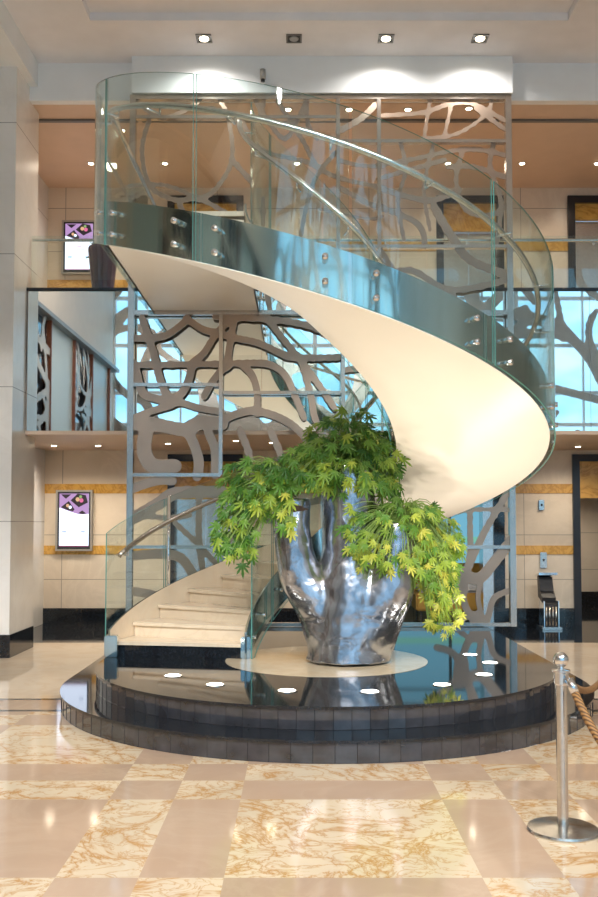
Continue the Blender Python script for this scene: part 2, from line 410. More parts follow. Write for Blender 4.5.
YS = 11.95
def to_segs(lines, Y):
    out = []
    for w, pts in lines:
        P = [wall_pt(x, y, Y) for x, y in pts]
        # Catmull-Rom smoothing
        Q = []
        for i in range(len(P) - 1):
            p0 = P[max(i - 1, 0)]; p1 = P[i]; p2 = P[i + 1]; p3 = P[min(i + 2, len(P) - 1)]
            for s in range(4):
                t = s / 4; Q.append(.5 * ((2 * p1) + (p2 - p0) * t + (2 * p0 - 5 * p1 + 4 * p2 - p3) * t * t + (3 * p1 - p0 - 3 * p2 + p3) * t ** 3))
        Q.append(P[-1]); r = w / 2 * Y / FOC
        for a, b in zip(Q, Q[1:]): out.append((a.x, a.z, b.x, b.z, r, r))
    return out
RIB = [
 (7, [(142,318),(153,351),(160,379),(169,397),(180,395),(188,382),(192,366)]), (6, [(131,338),(153,338),(169,334),(186,321)]),
 (6, [(131,365),(215,364),(254,363),(271,365),(285,375),(295,396),(304,418)]), (6, [(193,362),(204,353),(217,333),(233,318)]),
 (6, [(186,318),(202,329),(217,333),(235,338),(258,343),(280,353),(291,357),(313,358),(342,357)]),
 (6, [(264,314),(280,335),(302,362),(319,385),(335,409)]), (6, [(235,316),(231,338),(228,357),(228,366)]),
 (6, [(204,397),(211,384),(221,371),(228,366)]), (6, [(243,366),(252,375),(257,392),(257,414)]), (6, [(215,317),(266,319),(306,325),(343,340)]),
 (7, [(132,362),(136,371),(140,386),(145,395),(162,400),(175,402)]), (6, [(132,419),(149,412),(169,406),(178,402),(199,408),(222,412)]),
 (14, [(147,428),(144,450),(153,466),(175,466)]), (13, [(134,424),(153,424),(186,430),(199,423),(222,424)]), (9, [(188,432),(195,447),(199,463),(197,477)]),
 (8, [(208,432),(215,450),(215,475)]), (8, [(132,489),(145,484),(162,480),(173,481)]), (12, [(132,519),(158,504),(177,493),(222,492)]),
 (9, [(132,556),(158,554),(181,558),(195,578)]), (6, [(199,500),(199,541),(203,571),(206,600)]), (8, [(132,591),(150,594),(172,600)]), (5, [(138,515),(168,518),(190,515)]),
 (5, [(175,523),(199,545),(216,563),(240,580)]), (7, [(222,420),(240,413),(256,411),(280,418),(300,432),(320,460),(335,500)]), (6, [(302,362),(311,396),(315,418),(330,450)]),
 (7, [(240,430),(250,460),(246,500),(230,540)]), (7, [(270,430),(285,470),(282,520)]), (7, [(230,500),(270,520),(320,500),(380,520),(440,500)]),
 (5, [(470,490),(470,527),(470,552),(465,576)]), (4, [(440,518),(468,510),(514,510)]), (6, [(514,478),(503,500),(486,529),(478,546),(468,569)]),
 (10, [(515,536),(495,561),(480,578),(467,576)]), (14, [(459,572),(461,591)]), (6, [(461,591),(450,602),(436,606)]), (6, [(461,591),(467,610),(478,622)]),
 (4, [(480,582),(478,599),(482,616)]), (5, [(515,589),(495,597),(489,614),(485,631)]), (14, [(476,618),(484,636)]), (5, [(440,640),(449,631),(465,618)]),
 (7, [(440,560),(450,568),(459,572)]), (6, [(400,500),(420,540),(440,560)]), (7, [(345,420),(370,470),(400,500),(430,500)]),
 # upper field
 (5, [(252,92),(258,105),(266,118),(285,139),(301,113),(310,92)]), (5, [(266,92),(260,118)]), (5, [(272,92),(287,116),(303,141),(318,167),(343,179),(383,188)]),
 (5, [(306,95),(308,125),(318,139)]), (5, [(338,150),(318,174),(308,200),(300,240)]), (4, [(338,160),(357,165),(383,167)]), (6, [(338,187),(371,205),(383,207)]),
 (7, [(338,132),(362,118),(378,102)]), (3, [(318,209),(367,219),(383,216)]), (5, [(378,116),(422,113),(450,104),(473,104),(507,122)]), (4, [(431,92),(424,139)]),
 (4, [(452,102),(443,142)]), (4, [(492,92),(487,113),(457,134),(422,139)]), (5, [(476,109),(507,131)]), (4, [(434,142),(424,188),(430,230)]), (5, [(378,165),(410,160),(452,151),(480,150),(507,156)]),
 (5, [(378,179),(420,167),(445,160)]), (6, [(448,167),(473,167),(507,178)]), (6, [(378,188),(412,198),(434,200),(460,190)]), (5, [(494,142),(490,167),(501,202),(496,247)]),
 (6, [(378,207),(410,219),(422,230),(425,247)]), (8, [(434,207),(452,237),(470,260),(507,275)]), (5, [(463,150),(456,180),(466,210),(490,215),(507,205)]),
 (4, [(400,142),(406,170),(398,200),(404,240)]), (5, [(134,100),(150,112),(165,118),(190,108),(205,95)]), (5, [(150,118),(142,150),(150,186),(175,200),(199,199),(230,215)]),
 (4, [(134,196),(142,186),(168,186),(199,199)]), (5, [(215,92),(228,118),(232,160),(215,190),(199,199)]), (5, [(240,118),(262,150),(300,160),(318,167)]),  # first ribbon here is a handrail reflection put into the screen's shape
 (5, [(232,160),(262,200),(260,250),(270,310)]), (6, [(134,240),(160,262),(200,268),(240,255),(300,262),(338,250)]), (6, [(180,205),(188,240),(178,280),(190,312)]),
 (6, [(338,260),(370,280),(410,270),(450,290),(508,280)]), (6, [(380,250),(400,290),(390,340),(410,400)]), (6, [(450,290),(470,340),(460,400),(480,450),(470,490)]), (6, [(508,330),(480,350),(440,340),(400,360),(345,370)]),
 (6, [(508,400),(485,420),(440,410)]),
]
RIB = [(w_ * (.78 if max(p[1] for p in pts_) < 260 else .95), pts_) for w_, pts_ in RIB]
SEG = to_segs(RIB, YS)
scr = thing('metal_screen', 'tall laser cut bronze metal screen of organic ribbons in steel frame behind the staircase', 'screen', (.3, YS, 0))
def vx(px, py=400): return wall_pt(px, py, YS).x
def hz(py, px=299): return wall_pt(px, py, YS).z
SX0, SX1 = -2.26, 2.84
zt = ZG - .005
xA, xB, xC, xD = vx(221, 390), vx(338, 200), vx(379, 200), vx(343, 380)
def post(x, z0, z1, w=.05): obj('post', bx(x - w / 2, x + w / 2, YS - .05, YS + .05, z0, z1, .004), 'screen_frame', scr)
def rail(x0, x1, z, h=.045): obj('rail', bx(x0, x1, YS - .045, YS + .045, z - h / 2, z + h / 2, .004), 'screen_frame', scr)
zr = {k_: hz(k_) for k_ in (118, 142, 247, 313, 385, 393, 475, 547)}
post(SX0 + .03, .345, zt, .08); post(SX1 - .03, .345, zt, .08)
post(xB, zr[313] + .03, zt - .06); post(xC, zr[313] + .03, zt - .06); post(xA, zr[475], zr[313] - .03); post(xD, .345, zr[313] - .03)
rail(SX0 + .07, SX1 - .07, zt - .03, .06); rail(SX0 + .07, SX1 - .07, zr[313], .06); rail(SX0 + .07, SX1 - .07, zr[547]); rail(SX0 + .07, SX1 - .07, .37)
rail(SX0 + .07, xB - .03, zr[118]); rail(xB + .03, SX1 - .07, zr[142]); rail(xB + .03, SX1 - .07, zr[247]); rail(SX0 + .07, xA - .03, zr[385]); rail(xA + .03, xD - .03, zr[393]); rail(SX0 + .07, xA, zr[475])
bays = [(SX0 + .05, xC, zr[313], zt - .05), (xC, SX1 - .05, zr[313], zt - .05),
        (SX0 + .05, xA, zr[475], zr[313]), (xA, xD, zr[475], zr[313]), (SX0 + .05, xD, .38, zr[475]), (xD, SX1 - .05, .38, zr[313])]
for b in bays: obj('ribbon_panel', field_mesh(SEG, *b, YS, .02, .02, .035), 'screen_metal', scr)

# ------------------------------------------------------------------ mirror fascia, gallery railings
mf = thing('mirror_fascia', None, None, (2.2, YM, ZS)); mf['kind'] = 'structure'
x = -3.64
for xn in (-2.3, -.5, 1.2, 2.9, 3.9, 5.6, XR):
    obj('mirror_panel', bx(x + .002, xn - .002, YM - .012, YM + .01, ZS - .0, ZF - .03), 'mirror', mf); x = xn
def railing(x0, x1, panes, label):
    t = thing('glass_railing', label, 'railing', ((x0 + x1) / 2, YM + .1, ZF + .02), 0, None)
    w_ = (x1 - x0) / panes
    for i in range(panes):
        g = obj('glass_pane', bx(x0 + i * w_ + .004, x0 + (i + 1) * w_ - .004, YM + .094, YM + .106, ZF + .02, ZF + .76), 'glass_clear', t)
    obj('handrail', tb([(x0, YM + .16, ZF + .72), (x1, YM + .16, ZF + .72)], .022, 12), 'steel_brushed', t)
    for i in range(panes):
        xc_ = x0 + (i + .5) * w_
        obj('bracket', tb([(xc_, YM + .095, ZF + .66), (xc_, YM + .16, ZF + .66), (xc_, YM + .16, ZF + .71)], .009, 8), 'chrome', t)
railing(-3.64, -2.0, 1, 'short glass railing with steel handrail on mezzanine beside white pier')
railing(-.50, 2.85, 3, 'glass railing on mezzanine behind the metal screen')
railing(2.88, XR, 4, 'long glass railing with steel handrail on mezzanine at the right')

# ------------------------------------------------------------------ stepped platform
PX, PY_ = .255, 8.98
def dshape(R, n=72, yb=11.98):
    return [(PX + R, yb)] + [(PX + R * math.cos(a), PY_ + R * math.sin(a)) for a in [-PI * q / n for q in range(n + 1)]] + [(PX - R, yb)]
R1, R2, Z1, Z2 = 2.51, 2.20, .165, .34
pl = thing('stepped_platform', 'round fronted two step platform of glossy black granite under the stair', 'platform', (PX, PY_, 0))
def tiled_riser(R, z0, z1):
    bm = bmesh.new(); pts = dshape(R, 50)[::-1]; P = []
    for (ax, ay), (bx_, by) in zip(pts, pts[1:]):
        L = math.hypot(bx_ - ax, by - ay); m = max(1, round(L / .155))
        P += [(ax + (bx_ - ax) * q / m, ay + (by - ay) * q / m) for q in range(m)]
    P.append(pts[-1]); vs = [(bm.verts.new((x_, y_, z0)), bm.verts.new((x_, y_, z1))) for x_, y_ in P]
    fs = [bm.faces.new((a[0], b[0], b[1], a[1])) for a, b in zip(vs, vs[1:])]
    bmesh.ops.recalc_face_normals(bm, faces=fs)
    r = bmesh.ops.inset_individual(bm, faces=fs, thickness=.003, depth=-.003)
    for f in r['faces']: f.material_index = 1
    return bm
def tier(R, z0, z1, nm):
    bm = bmesh.new(); prism(bm, dshape(R + .012, 72, 11.99)[::-1], z1 - .022, z1); prism(bm, dshape(R - .02, 72, 11.97)[::-1], z0, z1 - .022)
    o = obj(nm, bm, 'granite_black', pl); obj('riser_tiles', tiled_riser(R, z0, z1 - .022), ['tile_dark', 'band_black'], o)
tier(R1, 0, Z1, 'lower_step'); tier(R2, Z1 + .001, Z2, 'upper_step')
obj('round_inlay', lt([(1.0, Z2 + .0005), (1.0, Z2 + .003)], .27, 9.06, 72), 'disc_marble', pl)
# floor uplights
up_px = [(173, 676), (215, 685), (287, 691), (370, 692), (442, 685), (484, 675), (470, 655), (490, 663)]
ups = None; where = ['before the lowest stair step, leftmost', 'second from the left before the stair', 'left one nearest the sculpture front', 'right one nearest the sculpture front',
                     'front right below the trailing plant', 'farther right near the platform edge', 'beside the metal screen foot', 'rightmost beside metal screen foot']
for i, p in enumerate(up_px):
    q = flat_pt(*p, Z2)
    if ups is None:
        u = thing('floor_uplight', 'x', 'floor light', (0, 0, 0), 0, 'uplights set into the black platform')
        obj('trim_ring', lt([(.085, .0005), (.085, .005), (.07, .006)], 0, 0, 28), 'chrome', u, world=False)
        obj('lens', lt([(.07, .004), (.07, .007)], 0, 0, 28), 'lamp_floor', u, world=False)
        ups = u; u.location = (q.x, q.y, Z2)
    else: u = dup(ups, (q.x, q.y, Z2))
    u['label'] = 'small round glowing floor light in black platform, ' + where[i]
    ld = bpy.data.lights.new('uplight_beam', 'SPOT'); ld.energy = 36; ld.color = (1, .87, .71); ld.spot_size = rad(135); ld.spot_blend = .8; ld.shadow_soft_size = .07
    lo = bpy.data.objects.new('uplight_beam', ld); C.objects.link(lo); lo.location = (q.x, q.y, Z2 + .04); lo.rotation_euler = (PI, 0, 0)

# ------------------------------------------------------------------ helical staircase
CX, CY = .217, 8.99
T0, T1 = 170.2, -180.0
NS = 29; DL = (T0 - T1) / NS; RISE = (ZF - Z2) / (NS + 1)
def zu(t): return .129 + 4.386 * (180 - t) / 360.0
def ro(t):
    c = math.cos(rad(t)); return 2.17 + (.03 * c if c > 0 else 0)
RI = .75
def P(t, r, z):
    return Vector((CX + r * math.cos(rad(t)), CY + r * math.sin(rad(t)), z))
YL = 11.89
def dip(t): return -.14 * min(1, max(0, (t - 60) / 100))
def sweep(bm, rows, closed=True, mi=0, special=None):
    """rows: list of cross-section point lists"""
    R_ = [[bm.verts.new(p) for p in r] for r in rows]; n = len(R_[0])
    for A, B in zip(R_, R_[1:]):
        for k in range(n if closed else n - 1): bm.faces.new((A[k], A[(k + 1) % n], B[(k + 1) % n], B[k])).material_index = 1 if k == special else mi
    bm.faces.new(R_[0][::-1]).material_index = mi; bm.faces.new(R_[-1]).material_index = mi
def angs(a, b, st=3.0):
    k = math.ceil(b / st + 1e-6); out = [b]          # shared lattice, so that neighbouring parts have the same facets
    while k * st < a - 1e-6: out.append(k * st); k += 1
    return (out + [a])[::-1]
st = thing('spiral_staircase', 'sweeping helical staircase with curved glass balustrade and glowing cream underside', 'staircase', (CX, CY, Z2))
ZL = zu(-180)
# underside
rows = []
for t in angs(160, T1, 2.5):
    z = max(zu(t), Z2 + .004); rows.append([P(t, RI, z), P(t, ro(t), z), P(t, ro(t), z + .03), P(t, RI, z + .03)])
bm = bmesh.new(); sweep(bm, rows)
for f in bm.faces: f.smooth = True
o = obj('underside', bm, 'soffit_white', st); md = o.modifiers.new('e', 'EDGE_SPLIT'); md.split_angle = rad(35)
obj('landing_underside', bx(CX - 2.17, CX - RI, CY, YL, ZL, ZL + .03), 'soffit_white', st)
obj('landing_floor', bx(CX - 2.15, CX - RI - .02, CY - .0, YL + .5, ZF - .05, ZF), 'stair_marble', st)
# strings
def string_rows(rf, w, a, b, h0, h1, st_=2.5):
    rws = []
    for t in angs(a, b, st_):
        z = zu(t); z0 = max(z + h0, Z2 + .003); z1 = z + h1
        r = rf(t); rws.append([P(t, r - w, z0), P(t, r, z0), P(t, r, z1), P(t, r - w, z1)])
    return rws
bm = bmesh.new(); sweep(bm, string_rows(lambda t: ro(t) + .001, .02, 173, T1, .007, .40), special=3); so = obj('outer_string', bm, ['steel_stringer', 'stair_marble'], st, True)
bm = bmesh.new(); sweep(bm, string_rows(lambda t: RI + .015, .02, 173, T1, .007, .40), special=1); si = obj('inner_string', bm, ['steel_stringer', 'stair_marble'], st, True)
for q in (so, si):
    md = q.modifiers.new('e', 'EDGE_SPLIT'); md.split_angle = rad(35)
obj('landing_string', bx(CX - 2.171, CX - 2.15, CY, YL, ZL, ZF + .02), 'steel_stringer', st)
obj('landing_string', bx(CX - RI - .015, CX - RI + .005, CY, YL, ZL, ZF + .02), 'steel_stringer', st)
# steps
for i in range(NS):
    a = T0 - DL * i; b = a - DL; z = Z2 + RISE * (i + 1); r0 = RI + .03
    bm = bmesh.new(); A = angs(a + .8, b, 3); poly = [P(t, r0, 0) for t in A] + [P(t, ro(t) - .03, 0) for t in A[::-1]]
    prism(bm, [(p.x, p.y) for p in poly], z - .035, z)
    s = obj('step', bm, 'stair_marble', st)
    bm = bmesh.new(); A = [a, a - 1.2]; poly = [P(t, r0, 0) for t in A] + [P(t, ro(t) - .03, 0) for t in A[::-1]]
    prism(bm, [(p.x, p.y) for p in poly], z - RISE + .001, z - .035); obj('riser', bm, 'granite_black' if i == 0 else 'stair_marble', s)
# outer glass panels with standoffs
def glass_panel(rf, a, b, h0, h1, gap=.35):
    rws = []
    for t in angs(a - gap, b + gap, 2.5):
        z = zu(t); r = rf(t); z0 = max(z + h0, Z2 + .004)
        rws.append([P(t, r - .012, z0), P(t, r, z0), P(t, r, z + h1 + dip(t)), P(t, r - .012, z + h1 + dip(t))])
    bm = bmesh.new(); sweep(bm, rws)
    # end faces and rims read as the dark green cut edge
    for f in bm.faces:
        n = f.normal if f.normal.length else f.calc_center_median()
    bm.normal_update()
    for f in bm.faces:
        c = f.calc_center_median() - Vector((CX, CY, 0)); c.z = 0; c.normalize()
        if abs(f.normal.dot(c)) < .5: f.material_index = 1
    o_ = obj('glass_panel', bm, ['glass_stair', 'glass_edge'], st, True)
    md = o_.modifiers.new('e', 'EDGE_SPLIT'); md.split_angle = rad(35)
    return o_
def standoff(par, t, rf, z, l0=-.065, l1=.02, r=.024):
    a = P(t, rf(t) + l0, z); b = P(t, rf(t) + l1, z); obj('standoff', tb([a, b], r, 14), 'chrome', par, True)
GO = lambda t: ro(t) + .055
GI = lambda t: RI - .045
seams = [172, 142, 111.5, 79, 46.5, 12, -20.5, -53, -85.5, -118, -150.5, -179.8]
for a, b in zip(seams, seams[1:]):
    g = glass_panel(GO, a, b, .0, 1.50)
    for t in (a - 5, b + 5):
        for h in (.10, .29):
            z = zu(t) + h
            if z > Z2 + .06: standoff(g, t, GO, z)
si_ = [172, 135, 90, 45, 0, -45, -90, -135, -179.8]
for a, b in zip(si_, si_[1:]):
    g = glass_panel(GI, a, b, .0, 1.45, .8)
    for t in (a - 10, b + 10):
        z = zu(t) + .2
        if z > Z2 + .06: standoff(g, t, GI, z, -.02, .055, .02)
# landing glass
for x_, off in ((CX - 2.225, 0), (CX - RI + .045, 0)):
    ys_ = (CY + .02, 10.4, YL - .04)
    for y0, y1 in zip(ys_, ys_[1:]):
        g = obj('glass_panel', bx(x_ - .006, x_ + .006, y0, y1 - .02, ZL, ZL + 1.5), 'glass_stair', st)
        for yy in (y0 + .2, y1 - .25):
            for h in (.1, .29):
                d_ = .06 if x_ < CX - 1.5 else -.06
                obj('standoff', tb([(x_ - .015 * (1 if d_ > 0 else -1), yy, ZL + h), (x_ + d_, yy, ZL + h)], .024, 14), 'chrome', g, True)
# handrails
def helix_rail(r_off, base, a, b, extra, n_br, inner=False):
    pts = []
    for t in angs(a, b, 3): 
        r = (ro(t) - r_off) if not inner else (RI + r_off)
        pts.append(P(t, r, zu(t) + base + dip(t)))
    pts += extra
    o_ = obj('handrail', tb(pts, .026, 14), 'steel_brushed', st, True)
    for i in range(n_br):
        t = a - 6 - (a - b - 12) * i / (n_br - 1); r = (ro(t) - r_off) if not inner else (RI + r_off); s = 1 if not inner else -1
        z = zu(t) + base + dip(t)
        pp = [P(t, r + s * (r_off + .045), z - .075), P(t, r, z - .075), P(t, r, z - .02)]
        b_ = obj('bracket', tb(pp, .010, 8), 'chrome', o_, True)
    return o_
xo = CX - 2.17 + .09; xi = CX - RI - .09
helix_rail(.09, 1.27, 171, T1, [Vector((xo, CY + .4, ZL + 1.27)), Vector((xo, YL - .2, ZL + 1.27))], 17)
helix_rail(.07, 1.24, 168, T1, [], 11, True)
# newel plate and post at the foot
obj('foot_plate', bx(CX - 2.19, CX - 2.06, 9.22, 9.34, Z2 + .004, Z2 + .22, .01), 'steel_stringer', st)
obj('foot_plate', bx(CX - .80, CX - .70, 9.10, 9.2, Z2 + .004, Z2 + .22, .01), 'steel_stringer', st)
p = P(141.5, GO(141.5) - .05, 0)
obj('post', tb([(p.x, p.y, zu(141.5) + .1), (p.x, p.y, zu(141.5) + 1.42)], .02, 12), 'chrome', st, True)

# ------------------------------------------------------------------ tree sculpture
SY = 8.98
def sp(px, py, dy=0): 
    q = wall_pt(px, py, SY + dy); return q
trunk = bmesh.new()
K = SY / FOC
def limb(pts):
    n = 24
    P_ = [(sp(x, y, dy), r * K) for x, y, r, dy in pts]
    Q = []
    for i in range(len(P_) - 1):
        p0, p1, p2, p3 = P_[max(i - 1, 0)][0], P_[i][0], P_[i + 1][0], P_[min(i + 2, len(P_) - 1)][0]
        for s in range(5):
            t = s / 5; Q.append((.5 * ((2 * p1) + (p2 - p0) * t + (2 * p0 - 5 * p1 + 4 * p2 - p3) * t * t + (3 * p1 - p0 - 3 * p2 + p3) * t ** 3), P_[i][1] * (1 - t) + P_[i + 1][1] * t))
    Q.append(P_[-1]); tube(trunk, [q[0] for q in Q], [q[1] for q in Q], n)
limb([(348, 667, 45, 0), (348, 655, 41, 0), (348, 635, 39, 0), (349, 600, 37, 0), (352, 560, 31, .03), (350, 510, 28, .05), (350, 466, 30, .08)])
limb([(340, 650, 34, 0), (322, 612, 25, -.04), (302, 578, 21, -.06), (293, 540, 18.5, -.05), (293, 498, 18, -.02)])
limb([(354, 650, 36, 0), (372, 615, 32, -.06), (388, 585, 27, -.1), (394, 555, 22, -.12), (400, 522, 21, -.12)])
sculp = thing('tree_sculpture', 'hammered silver metal tree trunk sculpture with three hollow branches on pale round inlay', 'sculpture', (sp(349, 660).x, SY, Z2 + .003))
tr = obj('trunk', trunk, 'hammered_silver', sculp, True)
zlo = Z2 + .004
for v in tr.data.vertices:
    if v.co.z < 0.014: v.co.z = .014
m = tr.modifiers.new('r', 'REMESH'); m.mode = 'VOXEL'; m.voxel_size = .018; m.use_smooth_shade = True
m = tr.modifiers.new('s', 'SMOOTH'); m.iterations = 18; m.factor = .6
tx = bpy.data.textures.new('lumps', 'CLOUDS'); tx.noise_scale = .4; tx.noise_depth = 2
m = tr.modifiers.new('d', 'DISPLACE'); m.texture = tx; m.strength = .05; m.mid_level = .5; m.texture_coords = 'LOCAL'

# ------------------------------------------------------------------ philodendrons
def leaf_poly():
    pts = []
    lob = [(-150, .34), (-112, .52), (-74, .66), (-38, .82), (0, 1.0), (38, .82), (74, .66), (112, .52), (150, .34)]
    for i, (a, r) in enumerate(lob):
        a0 = rad(a)
        for da, rr in ((-9, .70), (0, 1.0), (9, .70)): pts.append((r * rr * math.sin(a0 + rad(da)), r * rr * math.cos(a0 + rad(da)) + .1))
        if i < len(lob) - 1:
            am = rad((a + lob[i + 1][0]) / 2); rv = .27; pts.append((rv * math.sin(am), rv * math.cos(am) + .1))
    pts.append((0, -.06)); return pts
LP = leaf_poly()
def plant(name, label, crown, blobs, parent_group, size):
    c = crown; t = thing(name, label, 'potted plant', (c.x, c.y, c.z), 0, parent_group)
    lb = bmesh.new(); lay = lb.verts.layers.float.new('tone'); sb = bmesh.new()
    for (cx_, cy_, rx_, ry_, depth, n, tone, trail) in blobs:
        for _ in range(int(n * 1.5)):
            while True:
                a, b, d = random.uniform(-1, 1), random.uniform(-1, 1), random.uniform(-1, 1)
                if a * a + b * b + d * d <= 1: break
            base = wall_pt(cx_ + a * rx_, cy_ + b * ry_, SY); p = Vector((base.x, SY + depth + d * rx_ * K * .75, base.z))
            out = p - c; L = out.length
            up_ = c + Vector((out.x * .45, out.y * .45, max(out.z, 0) * .7 + (.16 if not trail else .08) + L * .15))
            pts = []
            for s in range(6):
                u = s / 5; pts.append(c * (1 - u) ** 2 + up_ * 2 * u * (1 - u) + p * u * u)
            tube(sb, pts, [.006 - .003 * s / 5 for s in range(6)], 4, False)
            # leaf frame: tip points outwards and down, face tilted to the light and to the room
            tip = (pts[-1] - pts[-2]).normalized() + Vector((random.uniform(-.6, .6), random.uniform(-.6, .6), random.uniform(-.7, .1)))
            tip.normalize(); nrm = Vector((random.uniform(-.5, .5), -.75 + random.uniform(-.4, .4), .65 + random.uniform(-.3, .3)))
            side = tip.cross(nrm).normalized(); nrm = side.cross(tip).normalized()
            S = size * random.uniform(.65, 1.15); tn = min(1, max(0, tone + random.gauss(0, .22)))
            vs = []; ctr = lb.verts.new(p + tip * S * .1 + nrm * 0); ctr[lay] = tn
            for x_, y_ in LP:
                rr = math.hypot(x_, y_); q = p + side * x_ * S + tip * y_ * S - nrm * (rr * rr) * S * .28
                v = lb.verts.new(q); v[lay] = tn; vs.append(v)
            for i in range(len(vs)): lb.faces.new((ctr, vs[i], vs[(i + 1) % len(vs)]))
    obj('leaves', lb, 'leaf', t); obj('stems', sb, 'stem', t, True)
    bm = bmesh.new(); bmesh.ops.create_icosphere(bm, subdivisions=2, radius=.17, matrix=Matrix.Translation(c + Vector((0, 0, -.12))) @ Matrix.Diagonal((1, 1, .55, 1)))
    obj('root_ball', bm, 'soil', t, True)
plant('philodendron', 'lush green philodendron spilling leftwards from the left branch of the silver trunk', sp(292, 497, -.05),
      [(262, 478, 42, 24, -.1, 70, .30, False), (238, 525, 24, 42, -.15, 62, .36, True), (272, 500, 26, 20, -.2, 30, .5, True), (296, 470, 18, 20, -.1, 22, .4, False), (288, 515, 7, 26, -.3, 10, .7, True)], 'philodendrons planted in the silver trunk', .116)
plant('philodendron', 'dense green philodendron on top of the tall middle trunk', sp(350, 464, .05),
      [(344, 448, 50, 30, 0, 105, .36, False), (310, 470, 30, 24, -.2, 50, .45, False), (378, 462, 24, 26, -.1, 40, .42, False), (345, 478, 34, 18, -.3, 36, .5, True), (388, 485, 12, 28, -.15, 18, .40, True), (348, 420, 32, 12, 0, 16, .25, False)], 'philodendrons planted in the silver trunk', .116)
plant('philodendron', 'yellow green philodendron trailing from the right branch of the silver trunk', sp(402, 521, -.08),
      [(408, 522, 46, 24, 0, 78, .45, False), (402, 516, 34, 14, -.28, 34, .5, False), (415, 545, 26, 18, -.3, 26, .62, True), (430, 560, 30, 34, -.1, 70, .68, True), (440, 605, 20, 30, -.12, 46, .78, True), (372, 548, 26, 24, -.3, 40, .62, True), (456, 545, 10, 36, 0, 22, .6, True), (400, 560, 30, 12, -.3, 20, .8, True), (354, 525, 14, 26, -.35, 14, .5, True)], 'philodendrons planted in the silver trunk', .10)

# ------------------------------------------------------------------ stanchions and ropes
def stanchion(loc, label):
    t = thing('stanchion', label, 'stanchion', loc, 0, None)
    x_, y_, _ = loc
    obj('base', lt([(.19, 0), (.195, .008), (.19, .02), (.06, .034), (.03, .04)], x_, y_, 48), 'steel_brushed', t, True).modifiers.new('e', 'EDGE_SPLIT')
    obj('pole', lt([(.031, .035), (.031, .86)], x_, y_, 24), 'steel_brushed', t, True).modifiers.new('e', 'EDGE_SPLIT')
    obj('collar', lt([(.031, .80), (.040, .81), (.040, .868), (.052, .874), (.052, .884), (.02, .888), (.016, .905)], x_, y_, 24), 'chrome', t, True).modifiers.new('e', 'EDGE_SPLIT')
    bm = bmesh.new(); bmesh.ops.create_uvsphere(bm, u_segments=24, v_segments=16, radius=.042, matrix=Matrix.Translation((x_, y_, .94))); obj('ball_finial', bm, 'chrome', t, True)
    return t
q = flat_pt(563, 831, 0); A0 = (q.x, q.y, 0)
stanchion(A0, 'polished steel stanchion with ball finial and round base in the right foreground')
A1 = (2.80, 7.85, 0); stanchion(A1, 'stanchion mostly outside the right edge beside the platform')
A2 = (1.98, 4.12, 0); stanchion(A2, 'stanchion outside the right edge nearest the camera')
def rope(a, b, sag, label):
    t = thing('barrier_rope', label, 'rope', ((a[0] + b[0]) / 2, (a[1] + b[1]) / 2, .3)); a = Vector((a[0], a[1], .84)); b = Vector((b[0], b[1], .84))
    d = (b - a).normalized(); a = a + d * .062; b = b - d * .062
    pts = [a.lerp(b, i / 24) + Vector((0, 0, -sag * 4 * (i / 24) * (1 - i / 24))) for i in range(25)]
    obj('braid', tb(pts[1:-1], .022, 12), 'rope_gold', t, True)
    obj('end_ferrule', tb(pts[:2], .025, 12), 'chrome', t, True); obj('end_ferrule', tb(pts[-2:], .025, 12), 'chrome', t, True)
rope(A0, A2, .42, 'brown braided rope sloping steeply down from the foreground stanchion')
rope(A0, A1, .27, 'gold braided rope running back from the foreground stanchion')

